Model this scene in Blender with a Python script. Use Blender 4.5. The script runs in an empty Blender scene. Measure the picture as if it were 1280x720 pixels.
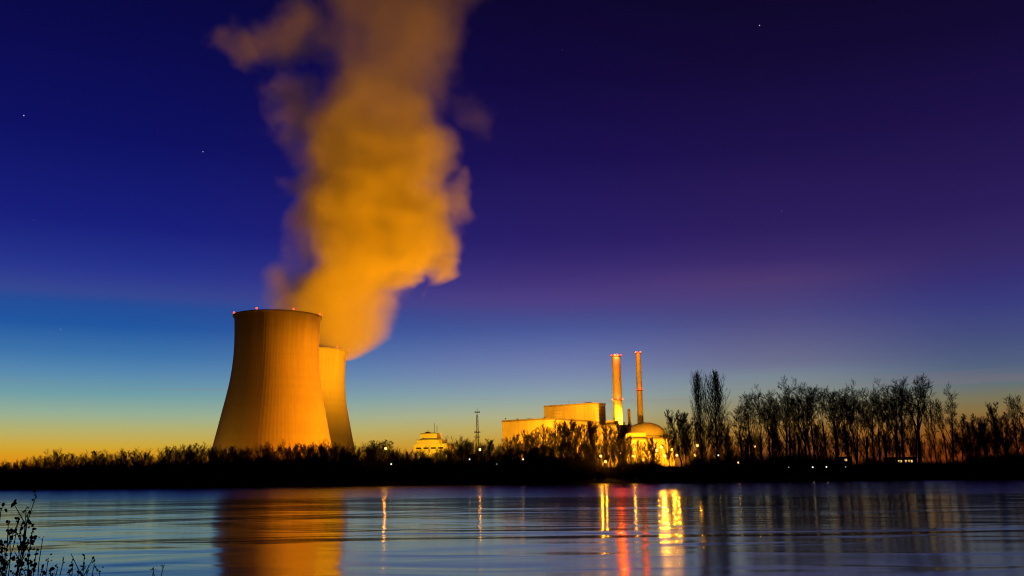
import bpy, bmesh, math, random
import numpy as np
from mathutils import Vector, Matrix, noise as mnoise

S = bpy.context.scene
COL = S.collection
R = math.radians
PI = math.pi

# ------------------------------------------------------------------ camera
F = 1150.0                       # focal length in pixels of the 1280 px photograph
PITCH = math.atan(229.0 / F)
ROLL = -0.0105
CAMZ = 4.5
cd = bpy.data.cameras.new('camera')
cam = bpy.data.objects.new('camera', cd)
COL.objects.link(cam)
cd.sensor_width = 36.0
cd.lens = 36.0 * F / 1280.0
cd.clip_start = 0.1
cd.clip_end = 60000.0
M = Matrix.Translation((0, 0, CAMZ)) @ Matrix.Rotation(PI / 2 + PITCH, 4, 'X') @ Matrix.Rotation(ROLL, 4, 'Z')
cam.matrix_world = M
S.camera = cam
M3 = M.to_3x3()


def at(px, py, Y):
    """World point at depth Y that the pixel (px, py) of the photograph looks at."""
    d = M3 @ Vector(((px - 640) / F, (360 - py) / F, -1.0))
    return Vector((0, 0, CAMZ)) + d * (Y / d.y)


# ------------------------------------------------------------------ materials
def lin(c):
    return tuple(((v / 255.0) / 12.92 if v / 255.0 <= 0.04045 else ((v / 255.0 + 0.055) / 1.055) ** 2.4) for v in c)


def new_mat(name):
    m = bpy.data.materials.new(name)
    m.use_nodes = True
    m.node_tree.nodes.clear()
    return m, m.node_tree.nodes, m.node_tree.links


def surf(name, col, rough=0.8, var=0.25, scale=0.3, bump=0.0, bscale=4.0, metal=0.0, stretch=(1, 1, 1), streak=0.0):
    """A weathered surface: base colour broken by two scales of noise, optional downward streaks and bump."""
    m, N, L = new_mat(name)
    o = N.new('ShaderNodeOutputMaterial')
    b = N.new('ShaderNodeBsdfPrincipled')
    L.new(b.outputs[0], o.inputs[0])
    tc = N.new('ShaderNodeTexCoord')
    mp = N.new('ShaderNodeMapping')
    mp.inputs['Scale'].default_value = stretch
    L.new(tc.outputs['Object'], mp.inputs[0])
    n = N.new('ShaderNodeTexNoise')
    n.inputs['Scale'].default_value = scale
    n.inputs['Detail'].default_value = 6
    n.inputs['Roughness'].default_value = 0.65
    L.new(mp.outputs[0], n.inputs['Vector'])
    cr = N.new('ShaderNodeValToRGB')
    cr.color_ramp.elements[0].position = 0.25
    cr.color_ramp.elements[1].position = 0.75
    cr.color_ramp.elements[0].color = tuple(c * (1 - var) for c in col) + (1,)
    cr.color_ramp.elements[1].color = tuple(min(1, c * (1 + var)) for c in col) + (1,)
    L.new(n.outputs['Fac'], cr.inputs[0])
    out = cr.outputs[0]
    if streak:
        m2 = N.new('ShaderNodeMapping')
        m2.inputs['Scale'].default_value = (0.35, 0.35, 0.012)
        L.new(tc.outputs['Object'], m2.inputs[0])
        n2 = N.new('ShaderNodeTexNoise')
        n2.inputs['Scale'].default_value = 1.0
        n2.inputs['Detail'].default_value = 4
        L.new(m2.outputs[0], n2.inputs['Vector'])
        mr = N.new('ShaderNodeMapRange')
        mr.inputs['From Min'].default_value = 0.3
        mr.inputs['From Max'].default_value = 0.75
        mr.inputs['To Min'].default_value = 1.0
        mr.inputs['To Max'].default_value = 1.0 - streak
        L.new(n2.outputs['Fac'], mr.inputs[0])
        mx = N.new('ShaderNodeMix')
        mx.data_type = 'RGBA'
        mx.blend_type = 'MULTIPLY'
        mx.inputs['Factor'].default_value = 1
        L.new(out, mx.inputs['A'])
        L.new(mr.outputs[0], mx.inputs['B'])
        out = mx.outputs['Result']
    L.new(out, b.inputs['Base Color'])
    b.inputs['Roughness'].default_value = rough
    b.inputs['Metallic'].default_value = metal
    if bump:
        n3 = N.new('ShaderNodeTexNoise')
        n3.inputs['Scale'].default_value = bscale
        n3.inputs['Detail'].default_value = 5
        L.new(tc.outputs['Object'], n3.inputs['Vector'])
        bp = N.new('ShaderNodeBump')
        bp.inputs['Strength'].default_value = bump
        L.new(n3.outputs['Fac'], bp.inputs['Height'])
        L.new(bp.outputs[0], b.inputs['Normal'])
    return m


def emit(name, col, strength):
    m, N, L = new_mat(name)
    o = N.new('ShaderNodeOutputMaterial')
    e = N.new('ShaderNodeEmission')
    e.inputs[0].default_value = tuple(col) + (1,)
    e.inputs[1].default_value = strength
    L.new(e.outputs[0], o.inputs[0])
    return m


SODIUM = (1.0, 0.34, 0.006)
MAT = {
    'concrete': surf('tower_concrete', (0.37, 0.32, 0.21), 0.9, 0.10, 0.02, streak=0.10),
    'rim': surf('rim_concrete', (0.20, 0.19, 0.18), 0.9, 0.2, 0.3),
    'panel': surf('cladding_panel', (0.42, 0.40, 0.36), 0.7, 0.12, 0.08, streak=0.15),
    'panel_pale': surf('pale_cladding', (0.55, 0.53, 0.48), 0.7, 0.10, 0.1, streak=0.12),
    'parapet': surf('parapet_metal', (0.22, 0.21, 0.20), 0.6, 0.2, 0.3),
    'louvre': surf('louvre_metal', (0.50, 0.49, 0.46), 0.5, 0.15, 0.5),
    'dome': surf('dome_concrete', (0.32, 0.31, 0.29), 0.85, 0.12, 0.1, streak=0.15),
    'stack': surf('stack_concrete', (0.45, 0.42, 0.39), 0.85, 0.12, 0.15, streak=0.1),
    'steel': surf('galvanised_steel', (0.28, 0.28, 0.28), 0.5, 0.2, 1.0, metal=0.4),
    'dark_steel': surf('dark_steel', (0.05, 0.05, 0.05), 0.5, 0.3, 1.0, metal=0.3),
    'bark': surf('bark', (0.035, 0.028, 0.022), 0.95, 0.4, 3.0, bump=0.4),
    'twig': surf('twigs', (0.035, 0.027, 0.020), 0.95, 0.35, 0.4),
    'scrub': surf('scrub_twigs', (0.025, 0.021, 0.015), 0.95, 0.4, 0.3),
    'weed': surf('dry_weed', (0.045, 0.042, 0.030), 0.9, 0.4, 12.0),
    'weed_head': surf('dry_seed_head', (0.030, 0.025, 0.018), 0.95, 0.4, 40.0),
    'house': surf('house_render', (0.22, 0.17, 0.14), 0.85, 0.12, 0.6),
    'tile': surf('roof_tile', (0.16, 0.07, 0.05), 0.8, 0.3, 2.0),
    'frame': surf('window_frame', (0.12, 0.11, 0.10), 0.5, 0.2, 2.0),
    'glass': surf('dark_glass', (0.02, 0.02, 0.025), 0.08, 0.2, 1.0),
    'sodium': emit('sodium_lamp', (1.0, 0.50, 0.10), 9.0),
    'pale_lamp': emit('pale_lamp', (1.0, 0.85, 0.62), 2.5),
    'green_lamp': emit('green_lamp', (0.55, 0.75, 0.45), 0.35),
    'red_lamp': emit('red_obstruction_lamp', (1.0, 0.045, 0.022), 4.0),
    'amber_lamp': emit('amber_obstruction_lamp', (1.0, 0.20, 0.04), 5.0),
    'window_lit': emit('lit_window', (1.0, 0.62, 0.18), 1.3),
}


# rain stains under the rim and faint pour rings on the tower shells
nt = MAT['concrete'].node_tree
tcx = nt.nodes.new('ShaderNodeTexCoord')
sxx = nt.nodes.new('ShaderNodeSeparateXYZ')
nt.links.new(tcx.outputs['Object'], sxx.inputs[0])
mpx = nt.nodes.new('ShaderNodeMapping')
mpx.inputs['Scale'].default_value = (0.22, 0.22, 0.006)
nt.links.new(tcx.outputs['Object'], mpx.inputs[0])
nx = nt.nodes.new('ShaderNodeTexNoise')
nx.inputs['Scale'].default_value = 1.0
nx.inputs['Detail'].default_value = 5
nt.links.new(mpx.outputs[0], nx.inputs['Vector'])
mpz = nt.nodes.new('ShaderNodeMapping')
mpz.inputs['Scale'].default_value = (0.004, 0.004, 0.16)
nt.links.new(tcx.outputs['Object'], mpz.inputs[0])
nz_ = nt.nodes.new('ShaderNodeTexNoise')
nz_.inputs['Scale'].default_value = 1.0
nz_.inputs['Detail'].default_value = 3
nt.links.new(mpz.outputs[0], nz_.inputs['Vector'])


def _m(op, a, b, c=None):
    n = nt.nodes.new('ShaderNodeMath')
    n.operation = op
    for i_, v_ in enumerate((a, b, c)):
        if isinstance(v_, (int, float)):
            n.inputs[i_].default_value = v_
        elif v_ is not None:
            nt.links.new(v_, n.inputs[i_])
    return n.outputs[0]


wet = _m('MULTIPLY_ADD', nx.outputs['Fac'], 90.0, sxx.outputs['Z'])
mrx = nt.nodes.new('ShaderNodeMapRange')
mrx.interpolation_type = 'SMOOTHSTEP'
mrx.inputs['From Min'].default_value = 150.0
mrx.inputs['From Max'].default_value = 196.0
mrx.inputs['To Min'].default_value = 1.0
mrx.inputs['To Max'].default_value = 0.74
nt.links.new(wet, mrx.inputs[0])
ringf = _m('MULTIPLY_ADD', nz_.outputs['Fac'], 0.24, 0.88)
allf = _m('MULTIPLY', mrx.outputs[0], ringf)
pb_ = [n for n in nt.nodes if n.type == 'BSDF_PRINCIPLED'][0]
src = pb_.inputs['Base Color'].links[0].from_socket
mxx = nt.nodes.new('ShaderNodeMix')
mxx.data_type = 'RGBA'
mxx.blend_type = 'MULTIPLY'
mxx.inputs['Factor'].default_value = 1
nt.links.new(src, mxx.inputs['A'])
nt.links.new(allf, mxx.inputs['B'])
nt.links.new(mxx.outputs['Result'], pb_.inputs['Base Color'])


# ------------------------------------------------------------------ mesh helpers
def link(name, me, mat=None, parent=None, loc=None):
    o = bpy.data.objects.new(name, me)
    COL.objects.link(o)
    if mat is not None and me is not None:
        me.materials.append(mat)
    if parent is not None:
        o.parent = parent
    if loc is not None:
        o.location = loc
    return o


def tag(o, label=None, cat=None, group=None, kind=None):
    if label:
        o['label'] = label
    if cat:
        o['category'] = cat
    if group:
        o['group'] = group
    if kind:
        o['kind'] = kind
    return o


def thing(name, label, cat, loc=(0, 0, 0), rz=0.0, group=None):
    o = bpy.data.objects.new(name, None)
    COL.objects.link(o)
    o.empty_display_size = 1
    o.location = loc
    o.rotation_euler = (0, 0, rz)
    return tag(o, label, cat, group)


def bm_obj(name, bm, mat, parent=None, loc=None, smooth=False):
    me = bpy.data.meshes.new(name)
    bm.normal_update()
    bm.to_mesh(me)
    bm.free()
    if smooth:
        for p in me.polygons:
            p.use_smooth = True
    return link(name, me, mat, parent, loc)


def box(bm, x0, x1, y0, y1, z0, z1):
    v = [bm.verts.new(p) for p in ((x0, y0, z0), (x1, y0, z0), (x1, y1, z0), (x0, y1, z0),
                                   (x0, y0, z1), (x1, y0, z1), (x1, y1, z1), (x0, y1, z1))]
    for f in ((0, 3, 2, 1), (4, 5, 6, 7), (0, 1, 5, 4), (1, 2, 6, 5), (2, 3, 7, 6), (3, 0, 4, 7)):
        bm.faces.new([v[i] for i in f])


def boxes(name, mat, parent, *bs):
    bm = bmesh.new()
    for b in bs:
        box(bm, *b)
    return bm_obj(name, bm, mat, parent)


def lathe(bm, prof, seg=32, cap0=False, cap1=False, c=(0, 0, 0), rib=0.0, ribs=0):
    rings = []
    for r, z in prof:
        ring = []
        for i in range(seg):
            a = 2 * PI * i / seg
            rr = r
            if ribs:
                rr = r + rib * (1.0 if (i * ribs // seg * seg == i * ribs or (i % (seg // ribs)) == 0) else 0.0)
            ring.append(bm.verts.new((c[0] + rr * math.cos(a), c[1] + rr * math.sin(a), c[2] + z)))
        rings.append(ring)
    for a, b in zip(rings, rings[1:]):
        for i in range(seg):
            j = (i + 1) % seg
            bm.faces.new((a[i], a[j], b[j], b[i]))
    if cap0:
        bm.faces.new(list(reversed(rings[0])))
    if cap1:
        bm.faces.new(rings[-1])


class Tubes:
    """Collects straight tapered segments; builds them as ONE mesh of thin prisms."""

    def __init__(self):
        self.a, self.b, self.ra, self.rb = [], [], [], []

    def seg(self, a, b, ra, rb):
        self.a.append(tuple(a))
        self.b.append(tuple(b))
        self.ra.append(ra)
        self.rb.append(rb)

    def mesh(self, name, sides=3, arrays=None):
        if arrays is None:
            A, B = np.array(self.a, float), np.array(self.b, float)
            ra, rb = np.array(self.ra, float), np.array(self.rb, float)
        else:
            A, B, ra, rb = arrays
        n = len(A)
        d = B - A
        ln = np.linalg.norm(d, axis=1, keepdims=True)
        ln[ln == 0] = 1
        d = d / ln
        up = np.where(np.abs(d[:, 2:3]) < 0.9, np.array([[0, 0, 1.0]]), np.array([[1.0, 0, 0]]))
        u = np.cross(d, up)
        u /= np.linalg.norm(u, axis=1, keepdims=True)
        v = np.cross(d, u)
        ang = np.arange(sides) * 2 * PI / sides
        ring = u[:, None, :] * np.cos(ang)[None, :, None] + v[:, None, :] * np.sin(ang)[None, :, None]
        VA = A[:, None, :] + ring * ra[:, None, None]
        VB = B[:, None, :] + ring * rb[:, None, None]
        V = np.concatenate([VA, VB], axis=1).reshape(-1, 3)
        base = (np.arange(n) * 2 * sides)[:, None, None]
        k = np.arange(sides)
        k2 = (k + 1) % sides
        q = np.stack([k, k2, k2 + sides, k + sides], axis=1)[None]
        Q = (base + q).reshape(-1)
        nf = n * sides
        me = bpy.data.meshes.new(name)
        me.vertices.add(len(V))
        me.vertices.foreach_set('co', V.astype(np.float32).reshape(-1))
        me.loops.add(nf * 4)
        me.loops.foreach_set('vertex_index', Q.astype(np.int32))
        me.polygons.add(nf)
        me.polygons.foreach_set('loop_start', (np.arange(nf) * 4).astype(np.int32))
        me.update(calc_edges=True)
        me.validate()
        return me


def lamp_data(name, power, col=SODIUM, radius=0.3, kind='POINT', cone=60, blend=0.5):
    l = bpy.data.lights.new(name, kind)
    l.energy = power
    l.color = col
    l.shadow_soft_size = radius
    if kind == 'SPOT':
        l.spot_size = R(cone)
        l.spot_blend = blend
    return l


def add_light(name, loc, data, parent=None, target=None):
    o = bpy.data.objects.new(name, data)
    COL.objects.link(o)
    if target is not None:
        d = Vector(target) - Vector(loc)
        o.rotation_euler = d.to_track_quat('-Z', 'Y').to_euler()
    o.location = loc
    if parent is not None:
        o.parent = parent
        o.location = Vector(loc) - parent.location
    return o


# ------------------------------------------------------------------ world: dusk sky
SUN_AZ = R(-58.0)                 # the sun has set to the left of the cooling towers
w = bpy.data.worlds.new('World')
S.world = w
w.use_nodes = True
N, L = w.node_tree.nodes, w.node_tree.links
N.clear()
wo = N.new('ShaderNodeOutputWorld')


def math_node(op, a=None, b=None, c=None, nodes=None, links=None):
    n = (nodes or N).new('ShaderNodeMath')
    n.operation = op
    for i, v in enumerate((a, b, c)):
        if v is None:
            continue
        if isinstance(v, (int, float)):
            n.inputs[i].default_value = v
        else:
            (links or L).new(v, n.inputs[i])
    return n.outputs[0]


tc = N.new('ShaderNodeTexCoord')
sx = N.new('ShaderNodeSeparateXYZ')
L.new(tc.outputs['Generated'], sx.inputs[0])
elev = math_node('ARCSINE', sx.outputs['Z'])
az = math_node('ARCTAN2', sx.outputs['X'], sx.outputs['Y'])
efac = math_node('DIVIDE', elev, R(40.0))


def sky_ramp(stops):
    cr = N.new('ShaderNodeValToRGB')
    cr.color_ramp.interpolation = 'EASE' if False else 'LINEAR'
    e = cr.color_ramp.elements
    stops = sorted(stops)
    e[0].position, e[0].color = stops[0][0] / 40.0, lin(stops[0][1]) + (1,)
    e[1].position, e[1].color = stops[-1][0] / 40.0, lin(stops[-1][1]) + (1,)
    for d, c in stops[1:-1]:
        k = e.new(d / 40.0)
        k.color = lin(c) + (1,)
    L.new(efac, cr.inputs[0])
    return cr.outputs[0]


rampL = sky_ramp([(0.0, (205, 112, 14)), (0.65, (224, 140, 20)), (1.3, (215, 158, 36)), (1.7, (205, 168, 60)), (2.6, (178, 176, 112)), (3.4, (150, 174, 148)),
                  (4.5, (112, 158, 166)), (5.8, (84, 134, 175)), (6.8, (60, 115, 170)), (8.4, (32, 86, 160)), (9.6, (34, 76, 152)), (10.2, (50, 70, 146)),
                  (11.4, (38, 54, 142)), (12.5, (30, 44, 134)), (14.2, (23, 30, 122)), (19.2, (13, 16, 96)), (24.0, (10, 10, 78)), (28.6, (8, 7, 60)), (34, (3, 3, 20))])
rampC = sky_ramp([(0.0, (190, 105, 16)), (0.9, (195, 122, 28)), (1.8, (198, 152, 56)), (2.5, (192, 168, 92)), (3.3, (176, 174, 132)), (4.1, (153, 168, 158)),
                  (4.8, (136, 156, 170)), (5.8, (120, 136, 172)), (6.8, (106, 118, 168)), (7.8, (88, 102, 160)), (8.7, (73, 86, 150)), (9.5, (70, 74, 140)),
                  (10.4, (74, 62, 130)), (11.6, (62, 48, 118)), (12.8, (50, 38, 110)), (14.2, (42, 30, 102)), (19.2, (27, 16, 80)), (24.0, (18, 9, 60)), (28.6, (13, 6, 46)), (34, (3, 2, 14))])
rampR = sky_ramp([(0.0, (104, 46, 18)), (1.2, (142, 82, 32)), (2.5, (150, 112, 52)), (3.5, (146, 134, 98)), (4.5, (134, 142, 136)), (5.4, (121, 134, 147)),
                  (6.2, (108, 112, 142)), (7.2, (97, 98, 138)), (8.2, (86, 84, 134)), (9.1, (76, 72, 128)), (10.1, (72, 62, 120)), (11.1, (74, 56, 112)),
                  (12.4, (56, 40, 104)), (14.2, (45, 30, 94)), (19.2, (29, 17, 74)), (24.0, (19, 10, 54)), (28.6, (13, 7, 40)), (34, (3, 2, 12))])
rampE = sky_ramp([(0.0, (104, 40, 12)), (1.0, (130, 60, 18)), (2.0, (138, 84, 30)), (3.0, (135, 110, 64)), (3.8, (118, 115, 92)), (4.6, (94, 110, 122)),
                  (5.6, (81, 95, 126)), (7.0, (68, 78, 125)), (9.0, (56, 58, 124)), (10.5, (53, 46, 112)), (12.0, (52, 40, 100)),
                  (14.2, (43, 29, 90)), (19.2, (29, 17, 72)), (24.0, (19, 10, 52)), (28.6, (13, 7, 38)), (34, (3, 2, 12))])


def smooth(val, a, b):
    m = N.new('ShaderNodeMapRange')
    m.interpolation_type = 'SMOOTHSTEP'
    m.inputs['From Min'].default_value = a
    m.inputs['From Max'].default_value = b
    L.new(val, m.inputs[0])
    return m.outputs[0]


def mixc(fac, a, b, blend='MIX'):
    m = N.new('ShaderNodeMix')
    m.data_type = 'RGBA'
    m.blend_type = blend
    for k, v in (('Factor', fac), ('A', a), ('B', b)):
        if isinstance(v, (int, float)):
            m.inputs[k].default_value = v
        elif isinstance(v, tuple):
            m.inputs[k].default_value = v
        else:
            L.new(v, m.inputs[k])
    return m.outputs['Result']


c1 = mixc(smooth(az, R(-24), R(5)), rampL, rampC)
c1b = mixc(smooth(az, R(2), R(17)), c1, rampR)
c2 = mixc(smooth(az, R(15), R(28)), c1b, rampE)
# behind the viewer the sky is plain deep blue
back = smooth(math_node('ABSOLUTE', az), R(38), R(85))
c3 = mixc(back, c2, lin((4, 4, 14)) + (1,))
# thin high cloud: a pink veil and fine streaks, long and level
mp = N.new('ShaderNodeMapping')
mp.inputs['Scale'].default_value = (0.8, 0.8, 10.0)
L.new(tc.outputs['Generated'], mp.inputs[0])
nz = N.new('ShaderNodeTexNoise')
nz.inputs['Scale'].default_value = 2.2
nz.inputs['Detail'].default_value = 3
L.new(mp.outputs[0], nz.inputs['Vector'])
band = math_node('MULTIPLY', smooth(elev, R(8.5), R(10.8)), math_node('SUBTRACT', 1.0, smooth(elev, R(10.8), R(14.5))))
veil = math_node('MULTIPLY', math_node('MULTIPLY', band, smooth(nz.outputs['Fac'], 0.25, 0.8)), math_node('MULTIPLY', math_node('MULTIPLY_ADD', smooth(az, R(-14), R(2)), 0.08, 0.03), math_node('SUBTRACT', 1.0, smooth(az, R(8), R(26)))))
c4 = mixc(veil, c3, lin((112, 78, 140)) + (1,))
band2 = math_node('MULTIPLY', smooth(elev, R(3.2), R(4.2)), math_node('SUBTRACT', 1.0, smooth(elev, R(4.6), R(6.0))))
nz2 = N.new('ShaderNodeTexNoise')
nz2.inputs['Scale'].default_value = 2.0
nz2.inputs['Detail'].default_value = 2
mp2 = N.new('ShaderNodeMapping')
mp2.inputs['Scale'].default_value = (1.3, 1.3, 70.0)
mp2.inputs['Location'].default_value = (3.1, 0.4, 0.0)
L.new(tc.outputs['Generated'], mp2.inputs[0])
L.new(mp2.outputs[0], nz2.inputs['Vector'])
streak = math_node('MULTIPLY', math_node('MULTIPLY', band2, smooth(nz2.outputs['Fac'], 0.56, 0.70)), 0.18)
c5 = mixc(streak, c4, lin((150, 112, 120)) + (1,))
# a few stars
vo = N.new('ShaderNodeTexVoronoi')
vo.inputs['Scale'].default_value = 26.0
L.new(tc.outputs['Generated'], vo.inputs['Vector'])
sr = math_node('SUBTRACT', 1.0, smooth(vo.outputs['Distance'], 0.006, 0.020))
st = math_node('MULTIPLY', math_node('MULTIPLY', sr, smooth(elev, R(6), R(11))), 0.6)
c6 = mixc(st, c5, (0.8, 0.85, 1.0, 1))
# the Nishita dusk sky, faint, under the graded colours
sk = N.new('ShaderNodeTexSky')
sk.sky_type = 'NISHITA'
sk.sun_disc = False
sk.sun_elevation = R(-4.0)
sk.sun_rotation = SUN_AZ
sk.altitude = 100
bgs = N.new('ShaderNodeBackground')
bgs.inputs[1].default_value = 0.008
L.new(sk.outputs[0], bgs.inputs[0])
bg = N.new('ShaderNodeBackground')
bg.inputs[1].default_value = 1.0
L.new(c6, bg.inputs[0])
ad = N.new('ShaderNodeAddShader')
L.new(bg.outputs[0], ad.inputs[0])
L.new(bgs.outputs[0], ad.inputs[1])
L.new(ad.outputs[0], wo.inputs['Surface'])

sd = bpy.data.lights.new('sun', 'SUN')
sd.energy = 0.01
sd.angle = R(4.0)
sd.color = (1.0, 0.6, 0.3)
so = bpy.data.objects.new('sun', sd)
COL.objects.link(so)
so.rotation_euler = Vector((-math.sin(SUN_AZ), -math.cos(SUN_AZ), -0.02)).to_track_quat('-Z', 'Y').to_euler()

# ------------------------------------------------------------------ ground and water
BANK = 334.0


def sstep(a, b, x):
    t = max(0.0, min(1.0, (x - a) / (b - a)))
    return t * t * (3 - 2 * t)


def ground_z(x, y):
    n = mnoise.noise(Vector((x * 0.02, y * 0.05, 1.3)))
    n2 = mnoise.noise(Vector((x * 0.15, y * 0.2, 7.3)))
    if y < 170:
        z = 2.75 - 5.5 * sstep(8, 21, y + n * 1.5) + 0.12 * n2
        return z
    yy = y - (BANK + n * 0.6)
    z = -2.6 + 3.9 * sstep(-6, 5, yy) + 1.0 * sstep(4, 12, yy)
    z += 3.2 * sstep(22, 34, yy) * (1 - 0.35 * sstep(40, 60, yy))
    return z + 0.15 * n2


xs = sorted(set([-14000, -7000, -3500, -2000, -1200, -800, -600] + list(range(-480, 481, 8)) + [600, 800, 1200, 2000, 3500, 7000, 14000]))
ys = [-3000, -800, -200, -60, -20, -8, 0, 4, 7, 9, 11, 13, 15, 17, 19, 21, 24, 60, 160, 250, 318] + \
     [324 + 1.5 * i for i in range(0, 50)] + [405, 420, 450, 500, 560, 640, 720, 800, 900, 1000, 1200, 1600, 2500, 5000, 10000, 20000]
bm = bmesh.new()
gv = [[bm.verts.new((x, y, ground_z(x, y))) for x in xs] for y in ys]
for j in range(len(ys) - 1):
    for i in range(len(xs) - 1):
        bm.faces.new((gv[j][i], gv[j][i + 1], gv[j + 1][i + 1], gv[j + 1][i]))
MAT['ground'] = surf('bank_grass', (0.022, 0.024, 0.014), 0.95, 0.45, 0.35, bump=0.5, bscale=2.0)
g = bm_obj('ground', bm, MAT['ground'], smooth=True)
tag(g, kind='structure')

m, N2, L2 = new_mat('river_water')
o = N2.new('ShaderNodeOutputMaterial')
b = N2.new('ShaderNodeBsdfPrincipled')
b.inputs['Base Color'].default_value = (0.012, 0.020, 0.020, 1)
b.inputs['IOR'].default_value = 1.40
L2.new(b.outputs[0], o.inputs[0])
tc2 = N2.new('ShaderNodeTexCoord')


def wnoise(scale, sc, detail, rough=0.5, dist=0.0, loc=(0, 0, 0)):
    mpn = N2.new('ShaderNodeMapping')
    mpn.inputs['Scale'].default_value = scale
    mpn.inputs['Location'].default_value = loc
    L2.new(tc2.outputs['Object'], mpn.inputs[0])
    n = N2.new('ShaderNodeTexNoise')
    n.inputs['Scale'].default_value = sc
    n.inputs['Detail'].default_value = detail
    n.inputs['Roughness'].default_value = rough
    n.inputs['Distortion'].default_value = dist
    L2.new(mpn.outputs[0], n.inputs['Vector'])
    return n.outputs['Fac']


swell = wnoise((0.018, 0.036, 1), 1.0, 3, 0.5, 1.0)
ripple = wnoise((0.060, 0.13, 1), 1.0, 1.6, 0.5, 1.0, (5, 3, 0))
b1 = N2.new('ShaderNodeBump')
b1.inputs['Strength'].default_value = 1.0
b1.inputs['Distance'].default_value = 0.5
L2.new(swell, b1.inputs['Height'])
b2 = N2.new('ShaderNodeBump')
b2.inputs['Strength'].default_value = 1.0
b2.inputs['Distance'].default_value = 0.085
L2.new(ripple, b2.inputs['Height'])
L2.new(b1.outputs[0], b2.inputs['Normal'])
L2.new(b2.outputs[0], b.inputs['Normal'])
# the current leaves smooth and ruffled patches
sw = N2.new('ShaderNodeSeparateXYZ')
L2.new(tc2.outputs['Object'], sw.inputs[0])
yw = math_node('MULTIPLY_ADD', wnoise((0.006, 0.03, 1), 1.0, 4, 0.6, 0.5, (11, 2, 0)), 130.0, sw.outputs['Y'], N2, L2)
mr = N2.new('ShaderNodeMapRange')
mr.interpolation_type = 'SMOOTHSTEP'
mr.inputs['From Min'].default_value = 205.0
mr.inputs['From Max'].default_value = 265.0
mr.inputs['To Min'].default_value = 0.115
mr.inputs['To Max'].default_value = 0.24
L2.new(yw, mr.inputs[0])
L2.new(mr.outputs[0], b.inputs['Roughness'])
bm = bmesh.new()
wx = [-6000, -1500, -400, -200, 0, 200, 400, 1500, 6000]
wy = [9, 40, 80, 120, 180, 240, 300, 339]
vv = [[bm.verts.new((x, y, 0)) for x in wx] for y in wy]
for j in range(len(wy) - 1):
    for i in range(len(wx) - 1):
        bm.faces.new((vv[j][i], vv[j][i + 1], vv[j + 1][i + 1], vv[j + 1][i]))
tag(bm_obj('river_water', bm, m), kind='structure')

# ------------------------------------------------------------------ cooling towers
TOWER = [(57.5, 0), (54.4, 17), (51.1, 32), (48.1, 46), (45.2, 60), (42.3, 74), (39.9, 87), (38.3, 101), (37.5, 115), (37.6, 128), (38.1, 140), (38.7, 147)]


def cubic(tab, z):
    zs = [t[1] for t in tab]
    rs = [t[0] for t in tab]
    i = max(0, min(len(zs) - 2, sum(1 for q in zs if q <= z) - 1))
    t = (z - zs[i]) / (zs[i + 1] - zs[i])

    def tan(k):
        a, c = max(0, k - 1), min(len(zs) - 1, k + 1)
        return (rs[c] - rs[a]) / (zs[c] - zs[a])
    h = zs[i + 1] - zs[i]
    return ((2 * t ** 3 - 3 * t ** 2 + 1) * rs[i] + (t ** 3 - 2 * t ** 2 + t) * h * tan(i) + (-2 * t ** 3 + 3 * t ** 2) * rs[i + 1] + (t ** 3 - t ** 2) * h * tan(i + 1))


def bulb(r=0.8, seg=10):
    bm = bmesh.new()
    prof = [(r * math.sin(PI * k / 8), r - r * math.cos(PI * k / 8)) for k in range(0, 9)]
    prof[0] = (0.02, 0)
    prof[-1] = (0.02, 2 * r)
    lathe(bm, prof, seg, True, True)
    return bm


def cooling_tower(px, py_top, Y, label, light_az):
    top = at(px, py_top, Y)
    base = Vector((top.x, top.y, top.z - 147.0))
    t = thing('cooling_tower', label, 'cooling tower', base)
    seg = 288
    zs = [147.0 * k / 60 for k in range(61)]
    outer = [(cubic(TOWER, z), z) for z in zs]
    inner = [(r - 0.9, z) for r, z in reversed(outer)]
    bm = bmesh.new()
    lathe(bm, outer, seg, rib=0.045, ribs=96)
    lathe(bm, inner, 96)
    bm_obj('shell', bm, MAT['concrete'], t, smooth=False)
    bm = bmesh.new()
    lathe(bm, [(37.6, 146.2), (39.9, 146.2), (39.9, 147.5), (37.6, 147.5), (37.6, 146.2)], 128)
    bm_obj('rim', bm, MAT['rim'], t, smooth=False)
    bm = bmesh.new()
    lathe(bm, [(58.6, -8), (58.6, 1.0), (57.8, 1.0)], 128)
    bm_obj('basin', bm, MAT['rim'], t)
    for a in light_az:
        x, y = 39.3 * math.sin(R(a)), -39.3 * math.cos(R(a))
        o = bm_obj('aviation_light', bulb(0.95), MAT['red_lamp'], t, (x, y, 147.8), True)
        bm = bmesh.new()
        lathe(bm, [(0.25, -0.4), (0.25, 0.1)], 8, True, True)
        bm_obj('lamp_base', bm, MAT['dark_steel'], o)
    return t, base


tow1, TB1 = cooling_tower(347.6, 396.5, 834, 'nearer cooling tower, broad and pale, its lower shell cut off by the bare riverside trees',
                          [-65, -13.6, 34, 85, 136, 187, 238])
tow2, TB2 = cooling_tower(391.5, 439.5, 1077, 'farther cooling tower half hidden by the other tower, with steam pouring from its top',
                          [-34, 12.7, 55, 101, 147, 193, 239])

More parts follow.
